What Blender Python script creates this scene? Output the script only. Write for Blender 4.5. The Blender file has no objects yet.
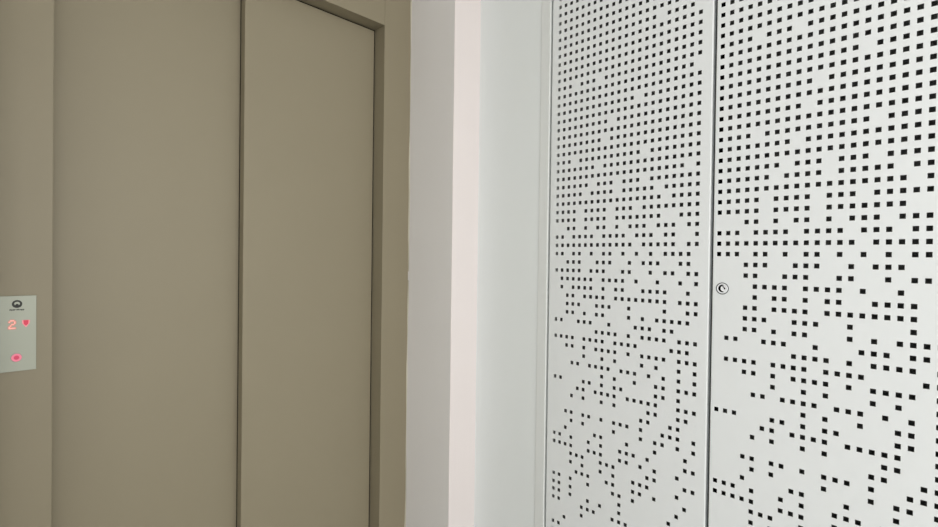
import bpy, bmesh, math, random
from mathutils import Vector, Matrix

scene = bpy.context.scene
COL = scene.collection
ZC = 1.30                      # camera height above the floor (m)

# ------------------------------------------------------------------ materials
def nodes_of(name):
    m = bpy.data.materials.new(name)
    m.use_nodes = True
    nt = m.node_tree
    return m, nt, nt.nodes['Principled BSDF']

def srgb(r, g, b):
    f = lambda c: (c / 255 / 12.92) if c / 255 <= .04045 else ((c / 255 + .055) / 1.055) ** 2.4
    return (f(r), f(g), f(b), 1)

def paint(name, col, rough=.5, mottle=.03, mscale=6, bump=.02, bscale=900, metallic=0.0, spec=.5):
    """painted surface: slight colour mottle plus a fine orange-peel bump"""
    m, nt, b = nodes_of(name)
    tc = nt.nodes.new('ShaderNodeTexCoord')
    n1 = nt.nodes.new('ShaderNodeTexNoise'); n1.inputs['Scale'].default_value = mscale
    n1.inputs['Detail'].default_value = 5
    nt.links.new(tc.outputs['Object'], n1.inputs['Vector'])
    mx = nt.nodes.new('ShaderNodeMix'); mx.data_type = 'RGBA'
    mx.inputs['A'].default_value = tuple(c * (1 - mottle) for c in col[:3]) + (1,)
    mx.inputs['B'].default_value = tuple(min(1, c * (1 + mottle)) for c in col[:3]) + (1,)
    nt.links.new(n1.outputs['Fac'], mx.inputs['Factor'])
    nt.links.new(mx.outputs['Result'], b.inputs['Base Color'])
    n2 = nt.nodes.new('ShaderNodeTexNoise'); n2.inputs['Scale'].default_value = bscale
    n2.inputs['Detail'].default_value = 2
    nt.links.new(tc.outputs['Object'], n2.inputs['Vector'])
    bp = nt.nodes.new('ShaderNodeBump'); bp.inputs['Strength'].default_value = bump
    bp.inputs['Distance'].default_value = .002
    nt.links.new(n2.outputs['Fac'], bp.inputs['Height'])
    nt.links.new(bp.outputs['Normal'], b.inputs['Normal'])
    b.inputs['Roughness'].default_value = rough
    b.inputs['Metallic'].default_value = metallic
    b.inputs['Specular IOR Level'].default_value = spec
    return m

def glow(name, col, strength):
    m, nt, b = nodes_of(name)
    b.inputs['Base Color'].default_value = (col[0] * .05, col[1] * .05, col[2] * .05, 1)
    b.inputs['Specular IOR Level'].default_value = .1
    b.inputs['Emission Color'].default_value = col
    b.inputs['Emission Strength'].default_value = strength
    return m

def brushed(name, col, rough, metallic=1.0):
    m, nt, b = nodes_of(name)
    tc = nt.nodes.new('ShaderNodeTexCoord')
    mp = nt.nodes.new('ShaderNodeMapping'); mp.inputs['Scale'].default_value = (1500, 40, 6)
    nz = nt.nodes.new('ShaderNodeTexNoise'); nz.inputs['Scale'].default_value = 1
    nt.links.new(tc.outputs['Object'], mp.inputs['Vector'])
    nt.links.new(mp.outputs['Vector'], nz.inputs['Vector'])
    mr = nt.nodes.new('ShaderNodeMapRange')
    mr.inputs['To Min'].default_value = rough * .85; mr.inputs['To Max'].default_value = rough * 1.15
    nt.links.new(nz.outputs['Fac'], mr.inputs['Value'])
    nt.links.new(mr.outputs['Result'], b.inputs['Roughness'])
    b.inputs['Base Color'].default_value = col
    b.inputs['Metallic'].default_value = metallic
    return m

M_TAUPE = paint('taupe_lacquer', (.262, .229, .155, 1), rough=.52, mottle=.03, mscale=5, bump=.06, bscale=1400, spec=.45)
M_WALL = paint('white_plaster', (.80, .785, .77, 1), rough=.9, mottle=.015, mscale=4, bump=.05, bscale=350, spec=.2)
M_CEIL = paint('ceiling_paint', (.78, .77, .75, 1), rough=.9, spec=.2)
M_WALLR = paint('cool_white_plaster', (.83, .87, .865, 1), rough=.9, mottle=.015, mscale=4, bump=.05, bscale=350, spec=.2)
M_PIER = paint('pale_pink_white', (.79, .735, .72, 1), rough=.85, mottle=.015, mscale=4, bump=.05, bscale=350, spec=.2)
M_CAULK = paint('caulk_bead', (.55, .52, .43, 1), rough=.8)
M_DOOR = paint('white_powder_coat', (.83, .862, .866, 1), rough=.5, mottle=.008, mscale=5, bump=.03, bscale=1200, spec=.4)
M_FRAME = paint('white_frame_coat', (.775, .805, .79, 1), rough=.55, mottle=.008, bump=.03, bscale=1200, spec=.4)
M_INNER = paint('cupboard_lining', (.19, .19, .185, 1), rough=.8)
M_STEEL = brushed('satin_steel', (.345, .365, .305, 1), .5, .3)
M_BLACK = paint('black_print', (.012, .013, .010, 1), rough=.5, mottle=0)
M_CHROME = brushed('bright_chrome', (.95, .97, .99, 1), .35, .25)
M_DARK = paint('black_recess', (.004, .004, .004, 1), rough=.9, mottle=0, spec=.05)
M_GASKET = paint('grey_gasket', (.07, .08, .085, 1), rough=.6, mottle=0)
M_SILL = brushed('aluminium_sill', (.55, .55, .54, 1), .4)
M_DIGIT = glow('red_dots_bright', (1.0, .52, .44, 1), .95)
M_ARROW = glow('red_arrow_core', (.74, .085, .13, 1), .9)
M_HALO = glow('red_arrow_halo', (.92, .35, .37, 1), .85)
M_GLOWRIM = glow('red_dot_halo', (.76, .30, .23, 1), .85)
M_RING = glow('red_button_ring', (.84, .25, .33, 1), .95)
M_CORE = glow('red_button_core', (.66, .085, .145, 1), .95)

def tile_floor():
    m, nt, b = nodes_of('grey_stone_tiles')
    tc = nt.nodes.new('ShaderNodeTexCoord')
    br = nt.nodes.new('ShaderNodeTexBrick')
    br.offset = 0
    br.inputs['Color1'].default_value = (.36, .35, .33, 1)
    br.inputs['Color2'].default_value = (.40, .39, .37, 1)
    br.inputs['Mortar'].default_value = (.2, .2, .19, 1)
    br.inputs['Scale'].default_value = 1
    br.inputs['Brick Width'].default_value = .6
    br.inputs['Row Height'].default_value = .6
    br.inputs['Mortar Size'].default_value = .003
    nt.links.new(tc.outputs['Object'], br.inputs['Vector'])
    nt.links.new(br.outputs['Color'], b.inputs['Base Color'])
    b.inputs['Roughness'].default_value = .35
    return m
M_FLOOR = tile_floor()

# ------------------------------------------------------------------ helpers
def empty(name, loc):
    o = bpy.data.objects.new(name, None)
    o.empty_display_size = .1
    o.location = loc
    COL.objects.link(o)
    return o

def obj(name, bm, mat, parent=None, smooth=False):
    """link a bmesh built in world coordinates as one mesh object"""
    bmesh.ops.recalc_face_normals(bm, faces=bm.faces)
    me = bpy.data.meshes.new(name)
    bm.to_mesh(me); bm.free()
    if smooth:
        for p in me.polygons: p.use_smooth = True
    for mm in (mat if isinstance(mat, (list, tuple)) else [mat]): me.materials.append(mm)
    # put the origin at the middle of the mesh
    vs = [v.co for v in me.vertices]
    c = Vector([(min(v[i] for v in vs) + max(v[i] for v in vs)) / 2 for i in range(3)])
    me.transform(Matrix.Translation(-c))
    o = bpy.data.objects.new(name, me)
    COL.objects.link(o)
    if parent:
        root = Vector((0, 0, 0)); q = parent
        while q: root += q.location; q = q.parent
        o.parent = parent
        o.location = c - root
    else:
        o.location = c
    return o

def tag(o, label=None, cat=None, group=None, kind=None):
    for k, v in (('label', label), ('category', cat), ('group', group), ('kind', kind)):
        if v: o[k] = v
    return o

def box(bm, lo, hi, bevel=0, seg=2):
    r = bmesh.ops.create_cube(bm, size=1)
    vs = r['verts']
    s = [hi[i] - lo[i] for i in range(3)]; c = [(hi[i] + lo[i]) / 2 for i in range(3)]
    for v in vs:
        v.co = Vector((v.co.x * s[0] + c[0], v.co.y * s[1] + c[1], v.co.z * s[2] + c[2]))
    if bevel:
        es = list({e for v in vs for e in v.link_edges})
        bmesh.ops.bevel(bm, geom=es, offset=bevel, segments=seg, affect='EDGES', profile=.5)
    return bm

def boxes(*bs, bevel=0):
    bm = bmesh.new()
    for lo, hi in bs: box(bm, lo, hi, bevel)
    return bm

def structure(name, bm, mat):
    return tag(obj(name, bm, mat), kind='structure')

def prism(bm, pts, depth_dir, depth):
    """closed outline of 3-D points pushed along depth_dir"""
    a = [bm.verts.new(p) for p in pts]
    d = Vector(depth_dir) * depth
    b = [bm.verts.new(Vector(p) + d) for p in pts]
    n = len(pts)
    bm.faces.new(a); bm.faces.new(b[::-1])
    for i in range(n):
        bm.faces.new((a[i], a[(i + 1) % n], b[(i + 1) % n], b[i]))

def lathe(bm, prof, origin, axis, n=48, closed=False):
    """revolve (radius, height) pairs about axis through origin"""
    ax = Vector(axis).normalized()
    u = ax.orthogonal().normalized(); w = ax.cross(u)
    rings = []
    for r, h in prof:
        if r < 1e-7:
            rings.append([bm.verts.new(Vector(origin) + ax * h)])
        else:
            rings.append([bm.verts.new(Vector(origin) + ax * h + (u * math.cos(t) + w * math.sin(t)) * r)
                          for t in [2 * math.pi * k / n for k in range(n)]])
    pairs = list(zip(rings, rings[1:])) + ([(rings[-1], rings[0])] if closed else [])
    for a, b in pairs:
        for k in range(n):
            k2 = (k + 1) % n
            f = [a[k % len(a)], a[k2 % len(a)], b[k2 % len(b)], b[k % len(b)]]
            f = list(dict.fromkeys(f))
            if len(f) > 2: bm.faces.new(f)

# ------------------------------------------------------------------ measured planes (m)
XW = 1.3114          # face of the right-hand wall and its cupboard
XR = 1.1854          # return beside the lift
YN = 1.2347          # front of the pier at the end of the right wall
YF = 1.4684          # front of the lift frame
YP = 1.5247          # face of the near sliding panel
YQ = 1.5635          # face of the far sliding panel
XL, XJ = .1625, 1.0678   # opening of the lift
ZH = ZC + .817       # underside of the header
XLO = .0450          # outer edge of the left jamb
CEIL = 2.62
X0, Y0 = -1.75, -2.6     # far sides of the hall behind the camera

# ------------------------------------------------------------------ room shell
structure('floor', boxes(((X0 - .2, Y0 - .2, -.12), (XW + .7, 2.3, 0))), M_FLOOR)
structure('ceiling', boxes(((X0 - .2, Y0 - .2, CEIL), (XW + .7, 2.3, CEIL + .15))), M_CEIL)

# cupboard recess in the right wall
CY0, CY1, CZ0, CZ1 = -.098, .9695, .12, 2.36
bm = bmesh.new()
box(bm, (XW, Y0, 0), (XW + .5, CY0, CEIL))                       # nearer than the cupboard
box(bm, (XW, CY0, 0), (XW + .5, CY1, CZ0))
box(bm, (XW, CY0, CZ1), (XW + .5, CY1, CEIL))
box(bm, (XW, CY1, 0), (XW + .5, YN + .002, CEIL))
structure('wall_right', bm, M_WALLR)

# lift wall: piers either side and the wall over the frame
bm = bmesh.new()
r_ = .003
pier = [(XR, 1.80, 0), (XR, YN + r_, 0)]
for k in range(1, 6):
    a = math.pi + math.pi / 2 * k / 6
    pier.append((XR + r_ + r_ * math.cos(a), YN + r_ + r_ * math.sin(a), 0))
pier += [(XR + r_, YN, 0), (XW + .5, YN, 0), (XW + .5, 1.80, 0)]
prism(bm, pier, (0, 0, 1), CEIL)
box(bm, (X0, YN, 0), (XLO, 1.80, CEIL))
box(bm, (XLO, YF + .004, ZH + .23), (XR, 1.80, CEIL))
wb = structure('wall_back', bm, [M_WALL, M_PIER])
for p in wb.data.polygons:      # the narrow front of the pier gets a pinker tone
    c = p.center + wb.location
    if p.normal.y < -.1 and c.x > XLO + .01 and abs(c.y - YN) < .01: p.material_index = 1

structure('wall_left', boxes(((X0 - .2, Y0, 0), (X0, 1.80, CEIL))), M_WALL)

# wall behind the camera, with the big window that lights the hall
WX0, WX1, WZ0, WZ1 = -1.15, 1.15, .55, 2.42
structure('wall_front', boxes(((X0 - .2, Y0 - .2, 0), (WX0, Y0, CEIL)), ((WX1, Y0 - .2, 0), (XW + .5, Y0, CEIL)),
                              ((WX0, Y0 - .2, 0), (WX1, Y0, WZ0)), ((WX0, Y0 - .2, WZ1), (WX1, Y0, CEIL))), M_WALL)
fw = .05
structure('window_1', boxes(((WX0, Y0 - .12, WZ0), (WX0 + fw, Y0 - .06, WZ1)), ((WX1 - fw, Y0 - .12, WZ0), (WX1, Y0 - .06, WZ1)),
                            ((WX0 + fw, Y0 - .12, WZ0), (WX1 - fw, Y0 - .06, WZ0 + fw)), ((WX0 + fw, Y0 - .12, WZ1 - fw), (WX1 - fw, Y0 - .06, WZ1)),
                            ((-.025, Y0 - .12, WZ0 + fw), (.025, Y0 - .06, WZ1 - fw))), M_FRAME)

# wavy bead where the plaster meets the lift frame
random.seed(4)
bm = bmesh.new()
N = 70
prev = None
for i in range(N + 1):
    z = .0 + (ZH + .23) * i / N
    zz = z - ZC
    w = .0022 + .0012 * math.sin(z * 9.1) + .0010 * math.sin(z * 23 + 1) + random.uniform(-.0005, .0005)
    d = .0045 + .0025 * math.sin(z * 5.3 + .6) + .0012 * math.sin(z * 17) + random.uniform(-.0006, .0006)
    ring = [bm.verts.new(p) for p in ((XR + .001, YF + .001, z), (XR + .001, YF - d, z), (XR - w * .45, YF - d * .55, z), (XR - w, YF + .001, z))]
    if prev:
        for k in range(4):
            bm.faces.new((prev[k], prev[(k + 1) % 4], ring[(k + 1) % 4], ring[k]))
    else:
        bm.faces.new(ring)
    prev = ring
bm.faces.new(prev[::-1])
structure('trim_1', bm, M_CAULK)

# ------------------------------------------------------------------ the lift entrance
lift = empty('elevator_entrance', ((XLO + XR) / 2, YF, 0))
tag(lift, 'taupe painted elevator entrance with two closed sliding panels, set back in the niche', 'elevator')
DEP = YF + .098
# right jamb (front face, reveal, and a step back behind the panel)
obj('jamb', boxes(((XJ, YF, 0), (XR - .0005, DEP, ZH + .22)), bevel=.0012), M_TAUPE, lift)
obj('jamb', boxes(((XLO + .0005, YF, 0), (XL, YF + .09, ZH + .22)), bevel=.0012), M_TAUPE, lift)
obj('header', boxes(((XL + .0006, YF, ZH), (XJ - .0006, DEP, ZH + .22)), bevel=.0010), M_TAUPE, lift)
# near panel slides in front of the far one; both are folded sheet boxes
XE = .6064
obj('door_panel', boxes(((XE, YP, .012), (XJ - .0048, YP + .0298, ZH - .0048)), bevel=.0018), M_TAUPE, lift)
obj('door_panel', boxes(((XL - .05, YQ, .012), (XE + .045, YQ + .034, ZH + .006)), bevel=.0018), M_TAUPE, lift)
# black strips added to deepen the shade in the gaps round the near panel
bm = bmesh.new()
box(bm, (XE + .0015, YP + .0296, .014), (XE + .0095, YQ - .0004, ZH - .006), .0008)
box(bm, (XJ - .0046, YP + .004, .014), (XJ - .0002, YP + .028, ZH - .0002), .0005)
box(bm, (XE + .010, YP + .004, ZH - .0046), (XJ - .0050, YP + .028, ZH - .0002), .0005)
obj('dark_gap_strip', bm, M_DARK, lift)
bm = bmesh.new()
box(bm, (XL, YF + .012, -.001), (XJ, YQ + .05, .006))
obj('sill', bm, M_SILL, lift)
structure('trim_2', boxes(((XLO, YQ + .06, 0), (XR, YQ + .10, CEIL))), M_DARK)   # dark shaft behind the panels

# ------------------------------------------------------------------ call panel on the left jamb
def PX(x, z): return (x, z)
PC = (.1023, YF, ZC - .176)
call = empty('elevator_call_panel', PC)
tag(call, 'slim steel elevator call panel with red lit number, arrow and button on the left jamb', 'control panel')
PT = .003
FY = YF - PT
obj('faceplate', boxes(((.0701, FY, ZC - .2579), (.1345, YF, ZC - .0938)), bevel=.0008), M_STEEL, call)
# round badge: thick ring with a small arch standing in its lower half
bm = bmesh.new()
lx, lz = .1023, ZC - .1115
n = 40
def ellring(bm, cx, cz, ro, ri, ti=1.0, y=FY, h=.0004, shift=0):
    out = []; inn = []
    for k in range(n):
        t = 2 * math.pi * k / n
        out.append((cx + ro * math.cos(t), cz + ro * 1.0 * math.sin(t)))
        inn.append((cx + ri * math.cos(t), cz + shift + ri * ti * math.sin(t)))
    vs = [[bm.verts.new((x, yy, z)) for x, z in L] for L in (out, inn) for yy in (y, y - h)]
    for k in range(n):
        k2 = (k + 1) % n
        bm.faces.new((vs[1][k], vs[1][k2], vs[3][k2], vs[3][k]))
        bm.faces.new((vs[0][k], vs[0][k2], vs[1][k2], vs[1][k]))
        bm.faces.new((vs[2][k], vs[2][k2], vs[3][k2], vs[3][k]))
        bm.faces.new((vs[0][k], vs[0][k2], vs[2][k2], vs[2][k]))
ellring(bm, lx, lz, .0085, .0047, .86, shift=.0007)
pts = [(lx + x, FY, lz + z) for x, z in ((-.0030, -.0050), (.0030, -.0050), (.0026, -.0012), (.0012, .0002), (-.0012, .0002), (-.0026, -.0012))]
prism(bm, pts, (0, -1, 0), .0004)
obj('badge', bm, M_BLACK, call)

def text_mesh(body, size, x, z, y, sx=1.0):
    cu = bpy.data.curves.new('lettering', 'FONT')
    cu.body = body; cu.size = size; cu.align_x = 'CENTER'; cu.align_y = 'CENTER'; cu.extrude = .0002; cu.offset = .00022
    o = bpy.data.objects.new('lettering', cu)
    COL.objects.link(o)
    bpy.context.view_layer.update()
    me = bpy.data.meshes.new_from_object(o.evaluated_get(bpy.context.evaluated_depsgraph_get()))
    bpy.data.objects.remove(o); bpy.data.curves.remove(cu)
    bm = bmesh.new(); bm.from_mesh(me); bpy.data.meshes.remove(me)
    for v in bm.verts:
        v.co = Vector((x + v.co.x * sx, y - v.co.z - .0001, z + v.co.y))
    return bm
obj('wordmark', text_mesh('thyssenkrupp', .0044, .1020, ZC - .1237, FY - .0001, 1.02), M_BLACK, call)

# lit floor number, dot matrix over wider dim discs that model its glow halo
def dots(bm, rows, cx, cz, px, pz, r, t):
    h = len(rows); w = len(rows[0])
    for j, row in enumerate(rows):
        for i, ch in enumerate(row):
            if ch == '#':
                lathe(bm, [(r, 0), (r, t * .6), (r * .6, t * .9), (0, t)], (cx + (i - (w - 1) / 2) * px, FY, cz + ((h - 1) / 2 - j) * pz), (0, -1, 0), 10)
NUM = ['.###.', '#...#', '....#', '..##.', '.#...', '#....', '#####']
bm = bmesh.new()
dots(bm, NUM, .0943, ZC - .1556, .00215, .00270, .0027, .0002)
number = obj('floor_number', bm, M_GLOWRIM, call)
bm = bmesh.new()
dots(bm, NUM, .0943, ZC - .1556, .00215, .00270, .00145, .0006)
obj('lit_dots', bm, M_DIGIT, number)
# lit down arrow: pale rim standing in for its glow halo, deeper red heart
ax_, az_ = .1170, ZC - .1549
bm = bmesh.new()
prism(bm, [(ax_ - .0068, FY, az_ + .0076), (ax_ + .0066, FY, az_ + .0076), (ax_ + .0062, FY, az_ + .0005), (ax_ + .0006, FY, az_ - .0078), (ax_ - .0008, FY, az_ - .0078), (ax_ - .0062, FY, az_ + .0004)], (0, -1, 0), .0004)
arrow = obj('direction_arrow', bm, M_HALO, call)
bm = bmesh.new()
prism(bm, [(ax_ - .0042, FY - .0004, az_ + .0076), (ax_ + .0042, FY - .0004, az_ + .0076), (ax_ + .0038, FY - .0004, az_ - .0004), (ax_ + .0008, FY - .0004, az_ - .0042), (ax_ - .0008, FY - .0004, az_ - .0042), (ax_ - .0038, FY - .0004, az_ - .0004)], (0, -1, 0), .0003)
obj('arrow_heart', bm, M_ARROW, arrow)
# lit call button
bx, bz = .1016, ZC - .2278
bm = bmesh.new()
lathe(bm, [(.0094, 0), (.0094, .0005), (.0088, .0010), (0, .0011)], (bx, FY, bz), (0, -1, 0), 40)
button = obj('call_button', bm, M_STEEL, call)
bm = bmesh.new()
lathe(bm, [(.0086, .0009), (.0086, .0014), (.0046, .0016), (.0046, .0009)], (bx, FY, bz), (0, -1, 0), 40, True)
obj('lit_ring', bm, M_RING, button)
bm = bmesh.new()
lathe(bm, [(.0045, .0009), (.0045, .0015), (0, .0016)], (bx, FY, bz), (0, -1, 0), 30)
obj('lit_centre', bm, M_CORE, button)

# ------------------------------------------------------------------ the perforated cupboard
PITCH_Y, PITCH_Z = .020, .0252641
Z_ROW0 = ZC + .04408
HW, HH = .00485, .00530            # half hole
T = .0012                          # sheet
# rows of the lower pattern, 22 columns from the far edge of the door
LOW = '''..##.#.##.#.###.###.##
##.####.####.###.##..#
#############.#####.##
##.##.#.##.#.#.#.####.
..###..###..#.###..##.
#####.###..##..#.##.##
.######.####.#..#..#.#
.#.####.#.##..####..#.
..##.####.########.###
..###..###..#....#..##
..##.#.##...#.#.#####.
##..###..#...###.##...
.......####.#.####.###
####.####.####....###.
..##.#.####.#.####.###
.....#..#.#...#.#..#.#
...##.####.###.#.#.#.#
........#.#..#..##.###
##...##.#.##....##.#..
....##.####.#####..###
...#.#..#.#....##..##.
..............##..##..
..##.##.#.###.#..###.#
...#.#....#...#.##.#.#
..#....##...#...#...#.
##.#..#.#..###.#....##
####..###..##.#.#..#..
...###..###....##...##
...#.#..#.#..###...#..
....###..##..##.#...#.
##.#..#...##.#.....#..
##.#.......#......#...
##.#..#.#..#..........
##...###..###.....#...
.....#.........##.....
..#....#....#.......#.
##.......##.....#...#.
##.#..#.......#.......
...#....#..#.....##...
.....##......#........
##......#........#..#.
.#..#.......##........
.......##.......#.....
#..#.......#......#...
.....#....#...........
..#............##.....
#.......#...#.........'''.split('\n')     # row -2 downwards
GAPS = {-3: (4, 9, 17, 18), -4: (4, 9, 13), -5: (17,), -6: (5, 10, 16), -7: (6, 10, 14), -8: (20,), -9: (7,), -10: (3, 14),
        -12: (8,), -14: (9,), -16: (13,), -18: (21,), -19: (3, 7), -24: (16, 21)}
# the punching machine re-gripped the sheet: small steps between blocks of rows
def row_z(r):
    z = Z_ROW0 - r * PITCH_Z
    if r > 0:
        s = .02 * r / 8 if r <= 16 else (-.042 if r <= 24 else (-.105 if r <= 29 else -.20))
        z -= s * .02
    return z
TOP_ROW = -36
def holes_for(right):
    H = {}
    for r in range(TOP_ROW, -2):
        H[r] = {c for c in range(22) if c not in GAPS.get(r, ())}
    for i, l in enumerate(LOW):
        H[i - 2] = {c for c, ch in enumerate(l) if ch == '#'}
    if right:
        H[3] -= {0, 1, 4}; H[4] -= {1, 2}; H[5] -= {1, 4}
        H = {r: {c + 1 for c in s} for r, s in H.items()}
        for r in list(range(TOP_ROW, -2)) + [-1, 0, 1, 16, 23, 24]: H[r].add(0)
        for r in range(28, 45):
            if 1 in H[r] and 2 in H[r]: H[r].add(0)
    return H

def perforated_door(ya, yb, z0, z1, yc0, ncol, H):
    """folded sheet door: far edge ya, near edge yb (ya > yb), holes punched clean through the sheet"""
    bm = bmesh.new()
    E_ = .0028
    ys = [ya - E_]
    for c in range(ncol):
        ys += [yc0 - c * PITCH_Y + HW, yc0 - c * PITCH_Y - HW]
    ys.append(yb + E_)
    rows = sorted(H)
    zs = [z1 - E_]
    for r in rows: zs += [row_z(r) + HH, row_z(r) - HH]
    zs.append(z0 + E_)
    V = {}
    def vert(i, j, d):
        k = (i, j, d)
        if k not in V: V[k] = bm.verts.new((XW + d, ys[i], zs[j]))
        return V[k]
    for i in range(len(ys) - 1):
        for j in range(len(zs) - 1):
            if i % 2 == 1 and j % 2 == 1 and (i // 2) in H[rows[j // 2]]:
                for (a, b) in (((i, j), (i + 1, j)), ((i + 1, j), (i + 1, j + 1)), ((i + 1, j + 1), (i, j + 1)), ((i, j + 1), (i, j))):
                    bm.faces.new((vert(*a, 0), vert(*b, 0), vert(*b, T), vert(*a, T)))
                continue
            bm.faces.new((vert(i, j, 0), vert(i + 1, j, 0), vert(i + 1, j + 1, 0), vert(i, j + 1, 0)))
            bm.faces.new((vert(i, j, T), vert(i, j + 1, T), vert(i + 1, j + 1, T), vert(i + 1, j, T)))
    # folded edge: rounded corner, return 20 mm deep, lip turned in behind the sheet
    prof = [(E_ - E_ * math.sin(a), E_ - E_ * math.cos(a)) for a in (0, .26, .52, .79, 1.05, 1.31, math.pi / 2)]
    prof += [(0, .020), (.0022, .020), (.0022, .0188), (.0012, .0188), (.0012, T + .0012), (E_, T)]
    loops = []
    for ins, d in prof:
        loops.append([bm.verts.new((XW + d, y, z)) for y, z in ((ya - ins, z1 - ins), (yb + ins, z1 - ins), (yb + ins, z0 + ins), (ya - ins, z0 + ins))])
    for A, B in zip(loops, loops[1:]):
        for k in range(4):
            bm.faces.new((A[k], A[(k + 1) % 4], B[(k + 1) % 4], B[k]))
    return bm

cup = empty('perforated_cupboard', (XW, (CY0 + CY1) / 2, CZ0))
tag(cup, 'white metal cupboard in the right wall with two doors perforated by small square holes', 'cupboard')
FI = .9330                       # inner edge of the frame, far side
D1A, D1B = .9262, .4474          # first door
D2A, D2B = .4394, -.0500         # second door
DZ0, DZ1 = CZ0 + .04, CZ1 - .04
# frame flange lying on the wall face
fd = .0015
bm = bmesh.new()
box(bm, (XW - fd, FI, CZ0 - .002), (XW + .03, CY1, CZ1 + .002), .0026, 4)
box(bm, (XW + .022, .9145, CZ0 + .01), (XW + .03, FI + .003, CZ1 - .01))
box(bm, (XW - fd, CY0, CZ0 - .002), (XW + .03, D2B - .004, CZ1 + .002), .0012)
box(bm, (XW - fd, D2B - .004, DZ1 + .004), (XW + .03, FI, CZ1 + .002), .0012)
box(bm, (XW - fd, D2B - .004, CZ0 - .002), (XW + .03, FI, DZ0 - .004), .0012)
obj('frame', bm, M_FRAME, cup)
d1 = obj('door', perforated_door(D1A, D1B, DZ0, DZ1, .89832, 22, holes_for(False)), M_DOOR, cup)
d2 = obj('door', perforated_door(D2A, D2B, DZ0, DZ1, .42510, 23, holes_for(True)), M_DOOR, cup)
d2['label'] = 'right-hand perforated door with a round chrome lock'
obj('dark_seam_strip', boxes(((XW + .0225, .4235, CZ0 + .012), (XW + .045, .4600, CZ1 - .012))), M_DARK, cup)  # black strip added behind the seam to darken the gap and nearest holes
# lining behind the doors
bx0, bx1 = XW + .031, XW + .46
obj('body', boxes(((bx1 - .01, CY0 + .01, CZ0 + .01), (bx1, CY1 - .01, CZ1 - .01)),
                  ((bx0, CY1 - .012, CZ0 + .01), (bx1 - .01, CY1 - .002, CZ1 - .01)),
                  ((bx0, CY0 + .002, CZ0 + .01), (bx1 - .01, CY0 + .012, CZ1 - .01)),
                  ((bx0, CY0 + .012, CZ1 - .012), (bx1 - .01, CY1 - .012, CZ1 - .002)),
                  ((bx0, CY0 + .012, CZ0 + .002), (bx1 - .01, CY1 - .012, CZ0 + .012))), M_INNER, cup)

# lock: chrome collar, cylinder plug with a half-moon opening
LK = (XW, .4160, ZC - .0649)
bm = bmesh.new()
lathe(bm, [(.0125, -.001), (.0125, .0009), (.0121, .0015), (.0114, .0019), (.0104, .0017), (.0098, .0010), (.0098, -.001)], LK, (-1, 0, 0), 56, True)
lock = obj('lock', bm, M_CHROME, d2, smooth=True)
lock['label'] = 'round chrome lock'
bm = bmesh.new()
lathe(bm, [(.0145, -.0005), (.0145, .0007), (.0124, .0008), (.0124, -.0005)], LK, (-1, 0, 0), 56, True)
obj('gasket', bm, M_GASKET, d2)
bm = bmesh.new()
lathe(bm, [(.0098, -.001), (.0098, .0004), (0, .0005)], LK, (-1, 0, 0), 40)
obj('plug', bm, M_CHROME, d2)
bm = bmesh.new()
# half-moon keyway: the far side of the plug; plus a short slot
pts = []
ro = .0092
for k in range(25):
    a = math.radians(75 + (285 - 75) * k / 24)
    pts.append((ro * math.cos(a), ro * math.sin(a)))
for k in range(25):
    a = math.radians(272 - (272 - 88) * k / 24)
    pts.append((.0032 + .0072 * math.cos(a), .0072 * math.sin(a)))
prism(bm, [(LK[0] - .0006, LK[1] - x, LK[2] + y) for x, y in pts], (-1, 0, 0), .0003)
sl = [(-.0004, .0052), (.0018, .0060), (.0068, .0012), (.0068, -.0018), (.0042, -.0020), (.0034, .0010)]
prism(bm, [(LK[0] - .0006, LK[1] - x, LK[2] + y) for x, y in sl], (-1, 0, 0), .0003)
obj('keyway', bm, M_DARK, d2)

# ------------------------------------------------------------------ light
w = bpy.data.worlds.new('sky'); scene.world = w
w.use_nodes = True
bg = w.node_tree.nodes['Background']
bg.inputs['Color'].default_value = (.82, .90, 1, 1); bg.inputs['Strength'].default_value = 1.0

def area(name, loc, rot, sx, sy, power, col):
    l = bpy.data.lights.new(name, 'AREA'); l.shape = 'RECTANGLE'; l.size = sx; l.size_y = sy
    l.energy = power; l.color = col
    o = bpy.data.objects.new(name, l); o.location = loc; o.rotation_euler = rot
    COL.objects.link(o)
    return o
# daylight pouring through the window behind the camera
area('window_daylight', ((WX0 + WX1) / 2, Y0 - .04, (WZ0 + WZ1) / 2), (math.radians(90), 0, 0), WX1 - WX0 - .1, WZ1 - WZ0 - .1, 61.5, (1.0, .955, .91))
# unseen cool fill added under the ceiling to brighten the left-facing surfaces
area('cool_fill_light', (-.9, -.3, CEIL - .03), (0, 0, 0), .6, .6, 15.5, (.90, .97, 1.0))

# ------------------------------------------------------------------ camera
cam = bpy.data.cameras.new('camera')
cam.sensor_fit = 'HORIZONTAL'; cam.sensor_width = 36
cam.lens = 505.9086 * 36 / 938
cam.clip_start = .01
co = bpy.data.objects.new('camera', cam)
COL.objects.link(co)
R = Vector((0.69771622, -0.71625474, 0.01308521)); Up = Vector((-0.00199479, 0.0163233, 0.99986478)); F = Vector((0.71637148, 0.69764798, -0.00996026))
co.matrix_world = Matrix(((R.x, Up.x, -F.x, 0), (R.y, Up.y, -F.y, 0), (R.z, Up.z, -F.z, ZC), (0, 0, 0, 1)))
scene.camera = co

vs = scene.view_settings
vs.view_transform = 'Standard'; vs.look = 'None'; vs.gamma = 1; vs.use_curve_mapping = False
vs.exposure = 0
